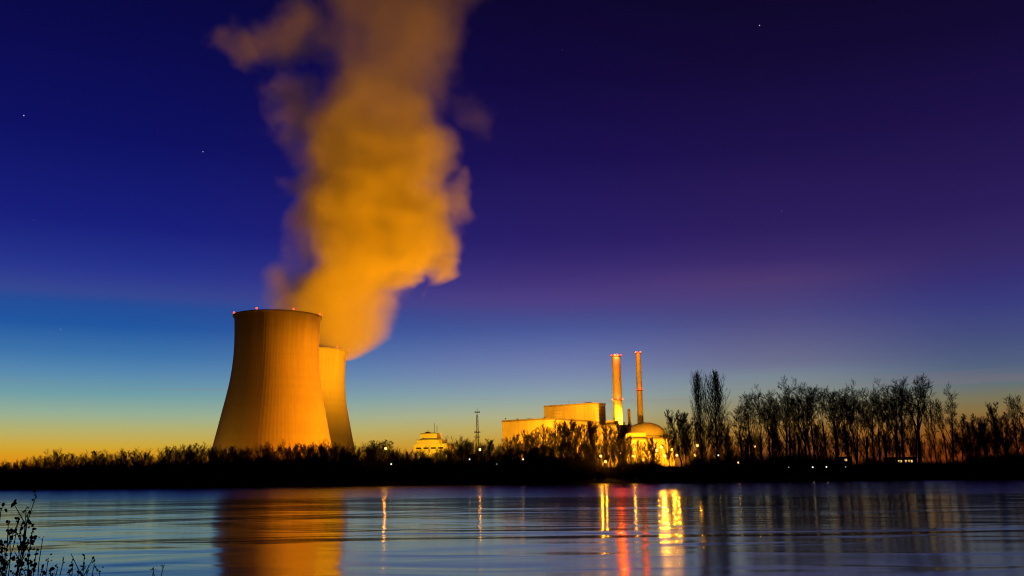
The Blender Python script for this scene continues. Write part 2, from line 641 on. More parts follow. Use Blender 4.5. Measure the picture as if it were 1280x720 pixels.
# ------------------------------------------------------------------ steam plume
# outline read at the plume's own distance: photo row, left and right edge, how thick the steam is
PY = 1085.0
ROWS = [(450, 388, 446, 1.0), (434, 362, 474, 1.0), (415, 334, 490, 1.0), (395, 326, 496, 1.0), (375, 330, 500, 1.0), (358, 338, 508, 1.0), (342, 346, 554, 1.0),
        (310, 370, 574, 1.0), (275, 366, 574, 1.0), (240, 364, 576, 0.97), (200, 368, 568, 0.90), (160, 374, 558, 0.76), (120, 386, 558, 0.60),
        (80, 398, 570, 0.52), (45, 404, 588, 0.48), (10, 396, 602, 0.46), (-30, 390, 618, 0.40), (-80, 390, 640, 0.26), (-130, 400, 660, 0.16)]
prof = []
for py, l, r, dn in ROWS:
    a, c = at(l, py, PY), at(r, py, PY)
    prof.append(((a.z + c.z) / 2, (a.x + c.x) / 2, (c.x - a.x) / 2, dn))
ZB, ZT = prof[0][0], prof[-1][0]
X0 = prof[0][1]


def prow(z, k):
    for p, q in zip(prof, prof[1:]):
        if z <= q[0]:
            t = max(0.0, (z - p[0]) / (q[0] - p[0]))
            return p[k] + (q[k] - p[k]) * t
    return prof[-1][k]


def depth_half(rx):
    return min(rx, 40 + 0.45 * rx)


m, N3, L3 = new_mat('steam')
o = N3.new('ShaderNodeOutputMaterial')
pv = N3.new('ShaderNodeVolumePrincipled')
pv.inputs['Color'].default_value = (0.97, 0.90, 0.48, 1)  # warm lamplight tint put into the steam's colour, offsetting blue sky light
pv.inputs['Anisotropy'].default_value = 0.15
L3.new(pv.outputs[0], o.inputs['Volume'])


def mn(op, a=None, b=None, c=None):
    return math_node(op, a, b, c, N3, L3)


tc3 = N3.new('ShaderNodeTexCoord')
# billows push the coordinates about before the outline is read
nb = N3.new('ShaderNodeTexNoise')
nb.inputs['Scale'].default_value = 0.012
nb.inputs['Detail'].default_value = 2.5
nb.inputs['Roughness'].default_value = 0.6
L3.new(tc3.outputs['Object'], nb.inputs['Vector'])
vs = N3.new('ShaderNodeVectorMath')
vs.operation = 'SUBTRACT'
vs.inputs[1].default_value = (0.5, 0.5, 0.5)
L3.new(nb.outputs['Color'], vs.inputs[0])
vm = N3.new('ShaderNodeVectorMath')
vm.operation = 'SCALE'
vm.inputs['Scale'].default_value = 105.0
L3.new(vs.outputs[0], vm.inputs[0])
# the warp is small at the tower mouth and grows with height
sz0 = N3.new('ShaderNodeSeparateXYZ')
L3.new(tc3.outputs['Object'], sz0.inputs[0])
gr = N3.new('ShaderNodeMapRange')
gr.inputs['From Min'].default_value = 0
gr.inputs['From Max'].default_value = 110
gr.inputs['To Min'].default_value = 0.2
gr.inputs['To Max'].default_value = 1.0
L3.new(sz0.outputs['Z'], gr.inputs[0])
vg = N3.new('ShaderNodeVectorMath')
vg.operation = 'SCALE'
L3.new(vm.outputs[0], vg.inputs[0])
L3.new(gr.outputs[0], vg.inputs['Scale'])
va = N3.new('ShaderNodeVectorMath')
va.operation = 'ADD'
L3.new(tc3.outputs['Object'], va.inputs[0])
L3.new(vg.outputs[0], va.inputs[1])
sp = N3.new('ShaderNodeSeparateXYZ')
L3.new(va.outputs[0], sp.inputs[0])
H = ZT - ZB
zf = mn('DIVIDE', sp.outputs['Z'], H)


def fcurve(fn, lo, hi):
    """Float curve of the height fraction through the plume's rows."""
    n = N3.new('ShaderNodeFloatCurve')
    cu = n.mapping.curves[0]
    pts = [((p[0] - ZB) / H, (fn(p) - lo) / (hi - lo)) for p in prof]
    cu.points[0].location = pts[0]
    cu.points[1].location = pts[-1]
    for q in pts[1:-1]:
        cu.points.new(*q)
    n.mapping.update()
    L3.new(zf, n.inputs['Value'])
    return mn('MULTIPLY_ADD', n.outputs[0], hi - lo, lo)


cx = fcurve(lambda p: p[1] - X0, -200, 400)
rx = mn('MULTIPLY', fcurve(lambda p: p[2], 0, 300), 1.04)
dn = fcurve(lambda p: p[3], 0, 1)
ry = mn('MINIMUM', rx, mn('MULTIPLY_ADD', rx, 0.45, 40.0))
ex = mn('DIVIDE', mn('SUBTRACT', sp.outputs['X'], cx), rx)
ey = mn('DIVIDE', sp.outputs['Y'], ry)
rho = mn('SQRT', mn('ADD', mn('MULTIPLY', ex, ex), mn('MULTIPLY', ey, ey)))
nf = N3.new('ShaderNodeTexNoise')
nf.inputs['Scale'].default_value = 0.026
nf.inputs['Detail'].default_value = 3
nf.inputs['Roughness'].default_value = 0.6
L3.new(tc3.outputs['Object'], nf.inputs['Vector'])
nn = mn('SUBTRACT', nf.outputs['Fac'], 0.5)
edge = mn('MULTIPLY_ADD', nn, 0.34, mn('SUBTRACT', 1.0, rho))
mre = N3.new('ShaderNodeMapRange')
mre.interpolation_type = 'SMOOTHSTEP'
mre.inputs['From Min'].default_value = 0.0
mre.inputs['From Max'].default_value = 0.50
L3.new(edge, mre.inputs[0])
# thin, torn steam high up
thin = mn('SUBTRACT', 1.0, dn)
hole = mn('SUBTRACT', 1.0, mn('MULTIPLY', thin, mn('MULTIPLY', mn('ADD', nn, 0.35), 1.3)))
dens = mn('MULTIPLY', mn('MULTIPLY', mre.outputs[0], mn('MULTIPLY', dn, dn)), mn('MAXIMUM', hole, 0.0))


def wisp(px, py, rpx, rpz, dn_):
    """A torn-off shred of steam beside the main column."""
    c_ = at(px, py, PY)
    k_ = PY / F
    a_ = mn('DIVIDE', mn('SUBTRACT', sp.outputs['X'], c_.x - X0), rpx * k_)
    b_ = mn('DIVIDE', mn('SUBTRACT', sp.outputs['Z'], c_.z - ZB), rpz * k_)
    e_ = mn('DIVIDE', sp.outputs['Y'], 0.6 * (rpx + rpz) * k_)
    q_ = mn('SQRT', mn('ADD', mn('ADD', mn('MULTIPLY', a_, a_), mn('MULTIPLY', b_, b_)), mn('MULTIPLY', e_, e_)))
    r_ = N3.new('ShaderNodeMapRange')
    r_.interpolation_type = 'SMOOTHSTEP'
    r_.inputs['From Max'].default_value = 0.7
    r_.inputs['To Max'].default_value = dn_
    L3.new(mn('MULTIPLY_ADD', nn, 1.1, mn('SUBTRACT', 1.0, q_)), r_.inputs[0])
    return r_.outputs[0]


for wv in ((310, 60, 42, 32, 0.34), (366, 40, 70, 40, 0.30), (588, 140, 44, 40, 0.05), (572, 245, 30, 34, 0.30), (368, 245, 26, 28, 0.35),
           (372, 135, 40, 62, 0.36), (532, 392, 16, 28, 0.07), (548, 354, 27, 30, 0.8)):
    dens = mn('MAXIMUM', dens, wisp(*wv))
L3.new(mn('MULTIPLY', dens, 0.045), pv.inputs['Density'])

bm = bmesh.new()
NS, NZ = 40, 64
rings = []
for k in range(NZ + 1):
    z = ZB + H * k / NZ
    rr, c0 = prow(z, 2), prow(z, 1)
    ring = []
    for i in range(NS):
        a = 2 * PI * i / NS
        q = 1.16 + 0.14 * mnoise.noise(Vector((math.cos(a) * 1.6, math.sin(a) * 1.6, z * 0.012)))
        lim = 0.86 + 0.3 * min(1, k / 6)
        q = min(q, lim + 0.1)
        q *= 1.14
        sd_ = rr * q
        if k > 8:
            t_ = z - ZB
            out = 0.0
            for wpx, wpy, ww in ((300, 58, 62), (600, 140, 46), (578, 245, 30), (358, 245, 34), (356, 140, 50)):
                c_ = at(wpx, wpy, PY)
                side_ = (c_.x > c0) == (math.cos(a) > 0)
                if side_:
                    out = max(out, (abs(c_.x - c0) + ww - sd_) * math.exp(-((z - c_.z) / (ww * 1.5)) ** 2) * abs(math.cos(a)) ** 3)
            sd_ += max(0.0, out)
        ring.append(bm.verts.new((c0 - X0 + sd_ * math.cos(a), depth_half(rr) * q * math.sin(a), z - ZB)))
    rings.append(ring)
for a, c in zip(rings, rings[1:]):
    for i in range(NS):
        j = (i + 1) % NS
        bm.faces.new((a[i], a[j], c[j], c[i]))
bm.faces.new(list(reversed(rings[0])))
bm.faces.new(rings[-1])
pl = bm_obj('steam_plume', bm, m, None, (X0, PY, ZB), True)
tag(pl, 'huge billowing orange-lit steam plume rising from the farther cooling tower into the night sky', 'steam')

# ------------------------------------------------------------------ plant buildings
GZ = 5.0                                    # plant ground level
ANG = R(-37.0)                               # the buildings' left faces turn away to the left


def block(name, label, cat, corner_px, corner_py, Y, group=None, ang=ANG):
    """An Empty at the ground below a building's nearest upper corner: x runs along the right-hand face's normal..."""
    c = at(corner_px, corner_py, Y)
    t = thing(name, label, cat, (c.x, c.y, GZ), ang)
    return t, c.z - GZ


# turbine hall: local -X runs along the left face, +Y runs back along the right face
hall, hh = block('turbine_hall', 'long low flat-roofed turbine hall, floodlit yellow, left of the two chimneys', 'industrial building', 690, 523, 750)
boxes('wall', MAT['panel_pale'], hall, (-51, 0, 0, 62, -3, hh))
boxes('parapet', MAT['parapet'], hall, (-51.3, 0.3, -0.3, 0.0, hh - 1.0, hh + 0.5), (-51.3, 0.3, 62, 62.3, hh - 1.0, hh + 0.5),
      (-51.3, -51, 0.0, 62, hh - 1.0, hh + 0.5), (0, 0.3, 0.0, 62, hh - 1.0, hh + 0.5))
for k in range(1, 6):
    boxes('wall_seam', MAT['panel'], hall, (-51 + k * 8.5 - 0.15, -51 + k * 8.5 + 0.15, -0.12, -0.01, 0, hh - 1.05))
boxes('roof_vent', MAT['steel'], hall, (-40, -36, 20, 24, hh, hh + 2.2))
boxes('roof_vent', MAT['steel'], hall, (-24, -20, 20, 24, hh, hh + 2.2))
boxes('door', MAT['steel'], hall, (-30, -24, -0.15, -0.01, 0, 7))

rb, rh = block('reactor_building', 'tall box-shaped reactor building with louvred end, rising behind the turbine hall', 'industrial building', 744, 504, 812)
boxes('wall', MAT['panel'], rb, (-55, 0, 0, 17, -3, rh))
boxes('parapet', MAT['parapet'], rb, (-55.3, 0.3, -0.3, 0, rh - 0.8, rh + 0.6), (-55.3, 0.3, 17, 17.3, rh - 0.8, rh + 0.6),
      (-55.3, -55, 0, 17, rh - 0.8, rh + 0.6), (0, 0.3, 0, 17, rh - 0.8, rh + 0.6))
for k in range(5):
    boxes('louvre', MAT['louvre'], rb, (0.01, 0.35, 2, 15, rh - 5 - k * 3.4, rh - 3.8 - k * 3.4))
for k in range(3):
    boxes('louvre', MAT['louvre'], rb, (-43, -36, -0.3, -0.01, rh - 6.5 - k * 2.6, rh - 5.5 - k * 2.6))
for k in range(1, 5):
    boxes('wall_seam', MAT['parapet'], rb, (-55 + k * 11 - 0.12, -55 + k * 11 + 0.12, -0.1, -0.01, 0, rh - 0.85))
bm = bmesh.new()
lathe(bm, [(0.12, 0), (0.07, 5)], 6, True, True, c=(-31, 5, rh))
bm_obj('antenna', bm, MAT['dark_steel'], rb)

boxes('roof_unit', MAT['steel'], rb, (-14, -9, 5, 11, rh, rh + 1.6))
boxes('roof_unit', MAT['steel'], rb, (-48, -45, 6, 10, rh, rh + 1.2))
sv, sh = block('service_building', 'mid-height service building between the turbine hall and the left chimney', 'industrial building', 772, 531, 775)
boxes('wall', MAT['panel'], sv, (-44, 0, 0, 22, -3, sh))
boxes('parapet', MAT['parapet'], sv, (-44.3, 0.3, -0.3, 0, sh - 0.8, sh + 0.5), (0, 0.3, 0, 22, sh - 0.8, sh + 0.5))
boxes('roof_house', MAT['panel'], sv, (-14, -6, 4, 12, sh, sh + 4))
for k in range(4):
    f = boxes('window', MAT['frame'], sv, (-40 + k * 9, -35 + k * 9, -0.14, -0.01, 9, 12))
    boxes('pane', MAT['glass'], f, (-39.8 + k * 9, -35.2 + k * 9, -0.18, -0.145, 9.2, 11.8))

an, ah = block('auxiliary_building', 'low brightly floodlit auxiliary building in front of the dome', 'industrial building', 842, 548, 745, ang=R(-8))
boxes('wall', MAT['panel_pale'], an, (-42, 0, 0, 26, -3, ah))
boxes('parapet', MAT['parapet'], an, (-42.3, 0.3, -0.3, 0, ah - 0.6, ah + 0.5), (0, 0.3, 0, 26, ah - 0.6, ah + 0.5))
boxes('roof_house', MAT['panel_pale'], an, (-40, -22, 3, 16, ah, ah + 5))
for k in range(5):
    boxes('wall_seam', MAT['parapet'], an, (-36 + k * 7.5 - 0.1, -36 + k * 7.5 + 0.1, -0.1, -0.01, 0, ah - 0.65))

# containment dome
dc = at(806.5, 528, 845)
dm = thing('containment_dome', 'round concrete reactor dome beside the chimneys, half hidden by trees', 'reactor dome', (dc.x, dc.y, GZ))
rd = 25.0 * 845 / F
dz = dc.z - GZ - rd * 0.66
bm = bmesh.new()
lathe(bm, [(rd * math.cos(t * PI / 2 / 16), dz + rd * 0.66 * math.sin(t * PI / 2 / 16)) for t in range(16)] + [(0.05, dz + rd * 0.66)], 64)
bm_obj('dome', bm, MAT['dome'], dm, smooth=True)
bm = bmesh.new()
lathe(bm, [(rd, -3), (rd, dz)], 64)
bm_obj('drum', bm, MAT['dome'], dm, smooth=True)
bm = bmesh.new()
lathe(bm, [(rd, dz - 0.8), (rd + 0.6, dz - 0.8), (rd + 0.6, dz + 0.2), (rd, dz + 0.2)], 64)
bm_obj('ring_beam', bm, MAT['rim'], dm)


def chimney(px, py, Y, r1, r0, label, decks, lamp_mats, power, nlamp):
    top = at(px, py, Y)
    t = thing('chimney', label, 'chimney', (top.x, top.y, GZ))
    h = top.z - GZ
    bm = bmesh.new()
    lathe(bm, [(r0, -2), (r1, h), (r1 * 0.8, h), (r1 * 0.75, h - 4)], 40)
    bm_obj('flue', bm, MAT['stack'], t, smooth=False)
    for py_d, lm, pw in zip(decks, lamp_mats, power):
        zd = at(px, py_d, Y).z - GZ
        rr = r0 + (r1 - r0) * zd / h
        bm = bmesh.new()
        lathe(bm, [(rr * 0.98, zd - 0.9), (rr + 1.0, zd - 0.2), (rr + 1.0, zd), (rr * 0.98, zd)], 40)
        d = bm_obj('platform', bm, MAT['steel'], t)
        tb = Tubes()
        for i in range(20):
            a, a2 = 2 * PI * i / 20, 2 * PI * (i + 1) / 20
            p, q = ((rr + 0.95) * math.cos(a), (rr + 0.95) * math.sin(a)), ((rr + 0.95) * math.cos(a2), (rr + 0.95) * math.sin(a2))
            tb.seg((p[0], p[1], zd), (p[0], p[1], zd + 1.1), 0.05, 0.05)
            tb.seg((p[0], p[1], zd + 1.1), (q[0], q[1], zd + 1.1), 0.05, 0.05)
        me = tb.mesh('railing', 4)
        link('railing', me, MAT['steel'], d)
        for i in range(nlamp):
            a = 2 * PI * (i + 0.5) / nlamp
            x, y = (rr + 1.15) * math.cos(a), (rr + 1.15) * math.sin(a)
            bm_obj('aviation_light', bulb(0.45), MAT[lm], t, (x, y, zd + 0.1), True)
        add_light('platform_glow', (top.x, top.y - rr - 3.0, GZ + zd + 1.6), lamp_data('platform_glow', pw, (1, 0.055, 0.010), 0.25), t)
    return t


ch1 = chimney(770, 444, 800, 3.6, 4.1, 'thicker left chimney with two rings of red lights', (445, 500), ('red_lamp', 'amber_lamp'), (42000, 4000), 6)
ch2 = chimney(797.5, 440.5, 900, 2.2, 3.5, 'slimmer right chimney, tapering, rising behind the dome', (441, 488), ('amber_lamp', 'red_lamp'), (6000, 1500), 4)
top = at(786, 511, 785)
ex = thing('exhaust_pipe', 'short dark exhaust pipe standing between the two tall chimneys', 'chimney', (top.x, top.y, GZ))
bm = bmesh.new()
h = top.z - GZ
lathe(bm, [(1.25, -2), (1.15, h - 3), (1.15, h), (0.9, h), (0.9, h - 1)], 24)
bm_obj('pipe', bm, surf('rusty_pipe', (0.16, 0.09, 0.06), 0.8, 0.3, 0.4), ex)
bm = bmesh.new()
lathe(bm, [(1.15, h - 3.2), (1.5, h - 3.2), (1.5, h - 2.6), (1.15, h - 2.6)], 24)
bm_obj('collar', bm, MAT['steel'], ex)

# office block left of the mast, stepped outline
oc = at(552, 549, 760)
ob = thing('office_block', 'small stepped office block with roof aerials, floodlit yellow, near the lattice mast', 'building', (oc.x, oc.y, GZ), R(-14))
s = 760 / F
oh = oc.z - GZ
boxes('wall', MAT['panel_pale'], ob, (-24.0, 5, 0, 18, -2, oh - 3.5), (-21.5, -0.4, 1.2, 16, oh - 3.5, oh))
boxes('upper_storey', MAT['panel_pale'], ob, (-19, -5.2, 3, 15, oh, oh + 5.2))
boxes('parapet', MAT['parapet'], ob, (-19.3, -4.9, 2.7, 3.0, oh + 4.7, oh + 5.5), (-21.8, -0.1, 0.9, 1.19, oh - 0.6, oh + 0.3))
for k in range(4):
    f = boxes('window', MAT['frame'], ob, (-22 + k * 6.4, -17.6 + k * 6.4, -0.12, -0.01, oh - 7.6, oh - 6.4))
    boxes('pane', MAT['glass'], f, (-21.8 + k * 6.4, -17.8 + k * 6.4, -0.16, -0.125, oh - 7.5, oh - 6.5))
boxes('plant_room', MAT['panel'], ob, (-16, -12, 5, 9, oh + 5.2, oh + 6.4))
for x, z in ((-8.3, 8.6), (-6.0, 6.2), (-14, 3)):
    bm = bmesh.new()
    lathe(bm, [(0.22, 0), (0.12, z)], 6, True, True, c=(x, 6, oh + 5.2))
    for q in (0.6, 0.8):
        box(bm, x - 0.7, x + 0.7, 5.95, 6.05, oh + 5.2 + z * q, oh + 5.2 + z * q + 0.12)
    bm_obj('aerial', bm, MAT['dark_steel'], ob)

# lattice mast
mt = at(596.5, 509, 720)
ms = thing('lattice_mast', 'slender steel lattice mast with two platforms, alone against the sky', 'mast', (mt.x, mt.y, GZ))
tb = Tubes()
mh = mt.z - GZ
hw = lambda z: 1.7 - 1.15 * z / (mh - 6)
zz = np.linspace(-1, mh - 6, 15)
for sx_, sy_ in ((-1, -1), (1, -1), (1, 1), (-1, 1)):
    tb.seg((sx_ * hw(zz[0]), sy_ * hw(zz[0]), zz[0]), (sx_ * hw(zz[-1]), sy_ * hw(zz[-1]), zz[-1]), 0.2, 0.16)
cor = ((-1, -1), (1, -1), (1, 1), (-1, 1))
for z0_, z1_ in zip(zz, zz[1:]):
    for k in range(4):
        a, c = cor[k], cor[(k + 1) % 4]
        tb.seg((a[0] * hw(z0_), a[1] * hw(z0_), z0_), (c[0] * hw(z1_), c[1] * hw(z1_), z1_), 0.11, 0.11)
        tb.seg((c[0] * hw(z0_), c[1] * hw(z0_), z0_), (a[0] * hw(z1_), a[1] * hw(z1_), z1_), 0.11, 0.11)
        tb.seg((a[0] * hw(z1_), a[1] * hw(z1_), z1_), (c[0] * hw(z1_), c[1] * hw(z1_), z1_), 0.11, 0.11)
link('lattice', tb.mesh('lattice', 4), MAT['steel'], ms)
for py_, q in ((516, 1.9), (541, 2.2), (547, 2.0)):
    z = at(596, py_, 720).z - GZ
    bm = bmesh.new()
    box(bm, -q, q, -q, q, z, z + 0.3)
    for e in (-q, q):
        box(bm, -q, q, e - 0.06, e + 0.06, z + 1.1, z + 1.25)
        box(bm, e - 0.06, e + 0.06, -q, q, z + 1.3, z + 1.4)
        for e2 in (-q, 0, q):
            box(bm, e - 0.07, e + 0.07, e2 - 0.07, e2 + 0.07, z + 0.31, z + 1.09)
    bm_obj('platform', bm, MAT['steel'], ms)
bm = bmesh.new()
lathe(bm, [(0.16, mh - 6), (0.08, mh)], 6, True, True)
bm_obj('antenna', bm, MAT['dark_steel'], ms)

# ------------------------------------------------------------------ lamps of the plant
def lamp_post(px, py, Y, power, label, group=None, r=0.55, lm='sodium', col=SODIUM, cat='street lamp', ground=None):
    h = at(px, py, Y)
    gz = ground_z(h.x, h.y) if ground is None else ground
    t = thing('street_lamp', label, cat, (h.x, h.y + 1.3, gz), 0, group)
    H_ = h.z - gz
    bm = bmesh.new()
    lathe(bm, [(0.16, -0.5), (0.14, 1.0), (0.08, H_ + 0.55)], 8, True, True)
    bm_obj('pole', bm, MAT['dark_steel'], t)
    bm = bmesh.new()
    box(bm, -0.06, 0.06, -1.3, 0.1, H_ + 0.57, H_ + 0.69)
    bm_obj('arm', bm, MAT['dark_steel'], t)
    bm = bmesh.new()
    box(bm, -0.4, 0.4, -1.9, -0.9, H_ + 0.35, H_ + 0.55)
    hd = bm_obj('lamp_head', bm, MAT['dark_steel'], t)
    b_ = bulb(r)
    bm_obj('lamp_globe', b_, MAT[lm], hd, (0, -1.3, H_ - 2 * r + 0.34), True)
    if power:
        add_light('lamp_light', (h.x, h.y - r - 0.25, h.z - 0.1), lamp_data('lamp_light', power, col, 0.3), t)
    return t


LP = [
    (482, 560.5, 341, 330, 'single orange street lamp right of the cooling towers'),
    (600, 562, 341, 120, 'bright orange street lamp below the lattice mast'),
    (751, 570, 343, 1300, 'glaring street lamp shining through the trees under the reactor building'),
    (757, 577, 343, 600, 'lower lamp just right of the glaring one under the reactor building'),
    (776, 565, 690, 45000, 'street lamp glowing at the foot of the left chimney'),
    (792, 570, 343, 420, 'street lamp before the pale wall under the short exhaust pipe'),
    (827, 558, 690, 60000, 'brightest lamp at the right end of the plant, by the dome'),
    (840, 561, 690, 50000, 'rightmost lamp of the cluster beside the dome'),
    (831, 569, 685, 25000, 'lower lamp beneath the brightest one beside the dome'),
    (821, 562, 690, 12000, 'lamp just left of the brightest one beside the dome'),
    (846, 568, 690, 12000, 'lowest lamp at the far right end of the plant cluster'),
    (872, 556, 660, 8000, 'small orange lamp seen between the twin poplars and the dome'),
    (869, 568, 650, 12000, 'lower orange lamp seen left of the twin poplars'),
    (933, 565, 620, 3000, 'orange lamp among the trees right of the poplars, lower of three'),
    (931, 560, 640, 1500, 'orange lamp among the trees right of the poplars, left of three'),
    (943, 557, 640, 1500, 'orange lamp among the trees right of the poplars, highest of three'),
]
for px, py, Y, p, lab in LP:
    lamp_post(px, py, Y, p * 1.0, lab, 'sodium street lamps of the power plant', 0.36 if Y < 400 else 0.85)


def floodlight(px, py, Y, power, target, cone, label, z=None):
    """A mast with a floodlight head; the light leaves the head along its aim."""
    h = at(px, py, Y)
    gz = ground_z(h.x, h.y)
    t = thing('floodlight_mast', label, 'floodlight', (h.x, h.y, gz), 0, 'floodlight masts of the power plant')
    H_ = h.z - gz
    bm = bmesh.new()
    lathe(bm, [(0.25, -0.5), (0.12, H_ - 0.6)], 8, True, True)
    bm_obj('pole', bm, MAT['dark_steel'], t)
    d = (Vector(target) - h).normalized()
    bm = bmesh.new()
    box(bm, -0.7, 0.7, -0.5, 0.5, -0.55, -0.05)
    hd = bm_obj('lamp_head', bm, MAT['dark_steel'], t, (0, 0, H_))
    hd.rotation_mode = 'QUATERNION'
    hd.rotation_quaternion = d.to_track_quat('Z', 'Y')
    bm = bmesh.new()
    box(bm, -0.6, 0.6, -0.4, 0.4, -0.045, -0.02)
    bm_obj('lens', bm, MAT['sodium'], hd)
    add_light('flood_beam', h + d * 0.6, lamp_data('flood_beam', power, col, 0.5, 'SPOT', cone, 0.6), t, target)
    hd2 = t
    return t


def floodlight(px, py, Y, power, target, cone, label, col=SODIUM):
    """A mast with a floodlight head; the light leaves the head along its aim."""
    h = at(px, py, Y)
    gz = ground_z(h.x, h.y)
    return flood('floodlight_mast', 'pole', (h.x, h.y, gz), h.z - gz, power, target, cone, label, 'floodlight masts of the power plant', col)


def roof_flood(base, power, target, cone, label, col=SODIUM):
    """A floodlight on a short stand on a flat roof."""
    return flood('roof_floodlight', 'stand', base, 2.2, power, target, cone, label, 'floodlights on the plant roofs', col)


def flood(name, pole, base, mast, power, target, cone, label, group, col):
    base = Vector(base)
    t = thing(name, label, 'floodlight', base, 0, group)
    bm = bmesh.new()
    lathe(bm, [(0.2 if mast > 3 else 0.12, 0.0), (0.10, mast - 0.6)], 8, True, True)
    bm_obj(pole, bm, MAT['dark_steel'], t)
    h = base + Vector((0, 0, mast))
    d = (Vector(target) - h).normalized()
    bm = bmesh.new()
    box(bm, -0.7, 0.7, -0.5, 0.5, -0.55, -0.05)
    hd = bm_obj('lamp_head', bm, MAT['dark_steel'], t, (0, 0, mast))
    hd.rotation_mode = 'QUATERNION'
    hd.rotation_quaternion = d.to_track_quat('Z', 'Y')
    bm = bmesh.new()
    box(bm, -0.6, 0.6, -0.4, 0.4, -0.045, -0.02)
    bm_obj('lens', bm, MAT['sodium'], hd)
    add_light('flood_beam', h + d * 0.6, lamp_data('flood_beam', power, col, 0.5, 'SPOT', cone, 0.6), t, target)
    return t


def on(t, x, y, z):
    c, s_ = math.cos(t.rotation_euler.z), math.sin(t.rotation_euler.z)
    return Vector((t.location.x + c * x - s_ * y, t.location.y + s_ * x + c * y, t.location.z + z))


FL = 1.0e6
T1 = TB1 + Vector((0, 0, 60))
T2 = TB2 + Vector((0, 0, 70))
P1 = Vector((X0 + 45, PY, ZB + 230))
roof_flood(on(hall, -50, 3, hh), 3.7 * FL, T1, 60, 'roof floodlight at the turbine hall front corner, aimed at the nearer cooling tower', (1, 0.29, 0.003))
roof_flood(on(hall, -50, 20, hh), 0.95 * FL, T2, 40, 'roof floodlight on the turbine hall edge, aimed at the farther cooling tower', (1, 0.42, 0.01))
roof_flood(on(hall, -50, 40, hh), 16.5 * FL, P1, 92, 'roof floodlight far back on the turbine hall, aimed at the steam', (1, 0.37, 0.006))
roof_flood(on(hall, -22, 30, hh), 0.20 * FL, on(rb, -30, 0, rh - 8), 120, 'roof floodlight washing the left face of the reactor building')
roof_flood(on(sv, -2, 14, sh), 0.24 * FL, on(rb, 0, 8, rh - 10), 110, 'roof floodlight on the service building, washing the louvred end')
roof_flood(on(an, -10, 6, ah), 0.95 * FL, at(800, 475, 900), 52, 'roof floodlight on the auxiliary building, aimed up the slim chimney and the dome')
floodlight(650, 574, 700, 0.45 * FL, at(655, 545, 770), 100, 'low floodlight washing the left wall of the turbine hall')
floodlight(712, 576, 712, 0.38 * FL, at(720, 530, 800), 100, 'low floodlight washing the right wall of the turbine hall')
floodlight(808, 576, 690, 0.62 * FL, at(806, 552, 750), 120, 'low floodlight washing the wall before the dome')
floodlight(778, 577, 715, 0.16 * FL, at(772, 480, 800), 66, 'floodlight mast aimed up the left chimney')
floodlight(538, 576, 705, 0.33 * FL, at(540, 552, 760), 90, 'low floodlight washing the stepped office block', (1, 0.46, 0.01))
floodlight(470, 577, 730, 0.30 * FL, TB1 + Vector((10, 0, 30)), 100, 'added low fill floodlight right of the nearer cooling tower, washing its foot', (1, 0.24, 0.004))  # added fill, stands in for light bounced onto the tower foot
floodlight(330, 581, 700, 0.05 * FL, TB1 + Vector((0, 0, 45)), 110, 'added unseen fill floodlight before the nearer cooling tower', (1, 0.24, 0.004))  # added fill lamp behind the trees, lifts the tower's front
floodlight(215, 583, 745, 0.05 * FL, TB1 + Vector((-20, 0, 60)), 110, 'added unseen fill floodlight left of the nearer cooling tower', (1, 0.42, 0.02))  # added fill lamp, unseen, stands in for site glow on the left side

# small lights on the far bank
for px, py, Y, lm, lab in [
        (489, 581, 338, 'pale_lamp', 'faint white bank lamp left of centre, low in the dark scrub'),
        (587, 575, 337.5, 'pale_lamp', 'faint bank lamp left of and below the lattice mast'),
        (621, 581, 338, 'green_lamp', 'dim greenish bank lamp under the turbine hall end'),
        (654, 575, 337.5, 'pale_lamp', 'faint bank lamp in the scrub before the turbine hall'),
        (898, 570, 337.5, 'pale_lamp', 'small pale bank lamp just right of the twin poplars'),
        (923, 579, 338, 'sodium', 'small orange bank lamp among the trees right of the poplars'),
        (986, 585, 337, 'green_lamp', 'dim greenish bank lamp under the row of tall trees'),
        (1016, 585, 337, 'pale_lamp', 'brightest bank lamp under the row of tall trees'),
        (1033, 584.5, 337, 'pale_lamp', 'bank lamp close right of the brightest one under the tall trees'),
        (1057, 584.5, 337, 'green_lamp', 'dim bank lamp below the lit hut window on the right')]:
    h = at(px, py, Y)
    gz = ground_z(h.x, h.y)
    t = thing('bank_lamp', lab, 'lamp', (h.x, h.y, gz), 0, 'small lamps along the far bank')
    bm = bmesh.new()
    H_ = max(0.6, h.z - gz)
    lathe(bm, [(0.07, -0.4), (0.05, H_)], 6, True, True)
    bm_obj('pole', bm, MAT['dark_steel'], t)
    bm_obj('lamp_globe', bulb(0.24), MAT[lm], t, (0, 0, H_), True)

# ------------------------------------------------------------------ small huts on the right
pp = at(1130, 577, 362)
pa = thing('boathouse', 'long low hut on the right bank with a row of six lit windows', 'hut', (pp.x, pp.y, ground_z(pp.x, pp.y)), R(3))
pz = at(1130, 576.5, 362).z - pa.location.z
boxes('wall', MAT['house'], pa, (-5.2, 5.2, 0, 6, -2, pz + 1.2))
boxes('roof', MAT['tile'], pa, (-5.6, 5.6, -0.5, 6.5, pz + 1.21, pz + 1.6))
for k, x in enumerate((-3.1, -2.1, -1.2, 0.7, 1.9, 3.0)):
    f = boxes('window', MAT['frame'], pa, (x - 0.42, x + 0.42, -0.12, -0.01, pz - 0.55, pz + 0.55))
    boxes('pane', MAT['window_lit'], f, (x - 0.34, x + 0.34, -0.16, -0.125, pz - 0.45, pz + 0.45))
pp = at(1058, 575, 356)
pb = thing('bank_hut', 'little hut with one lit window under the tall trees on the right', 'hut', (pp.x, pp.y, ground_z(pp.x, pp.y)))
pz = pp.z - pb.location.z
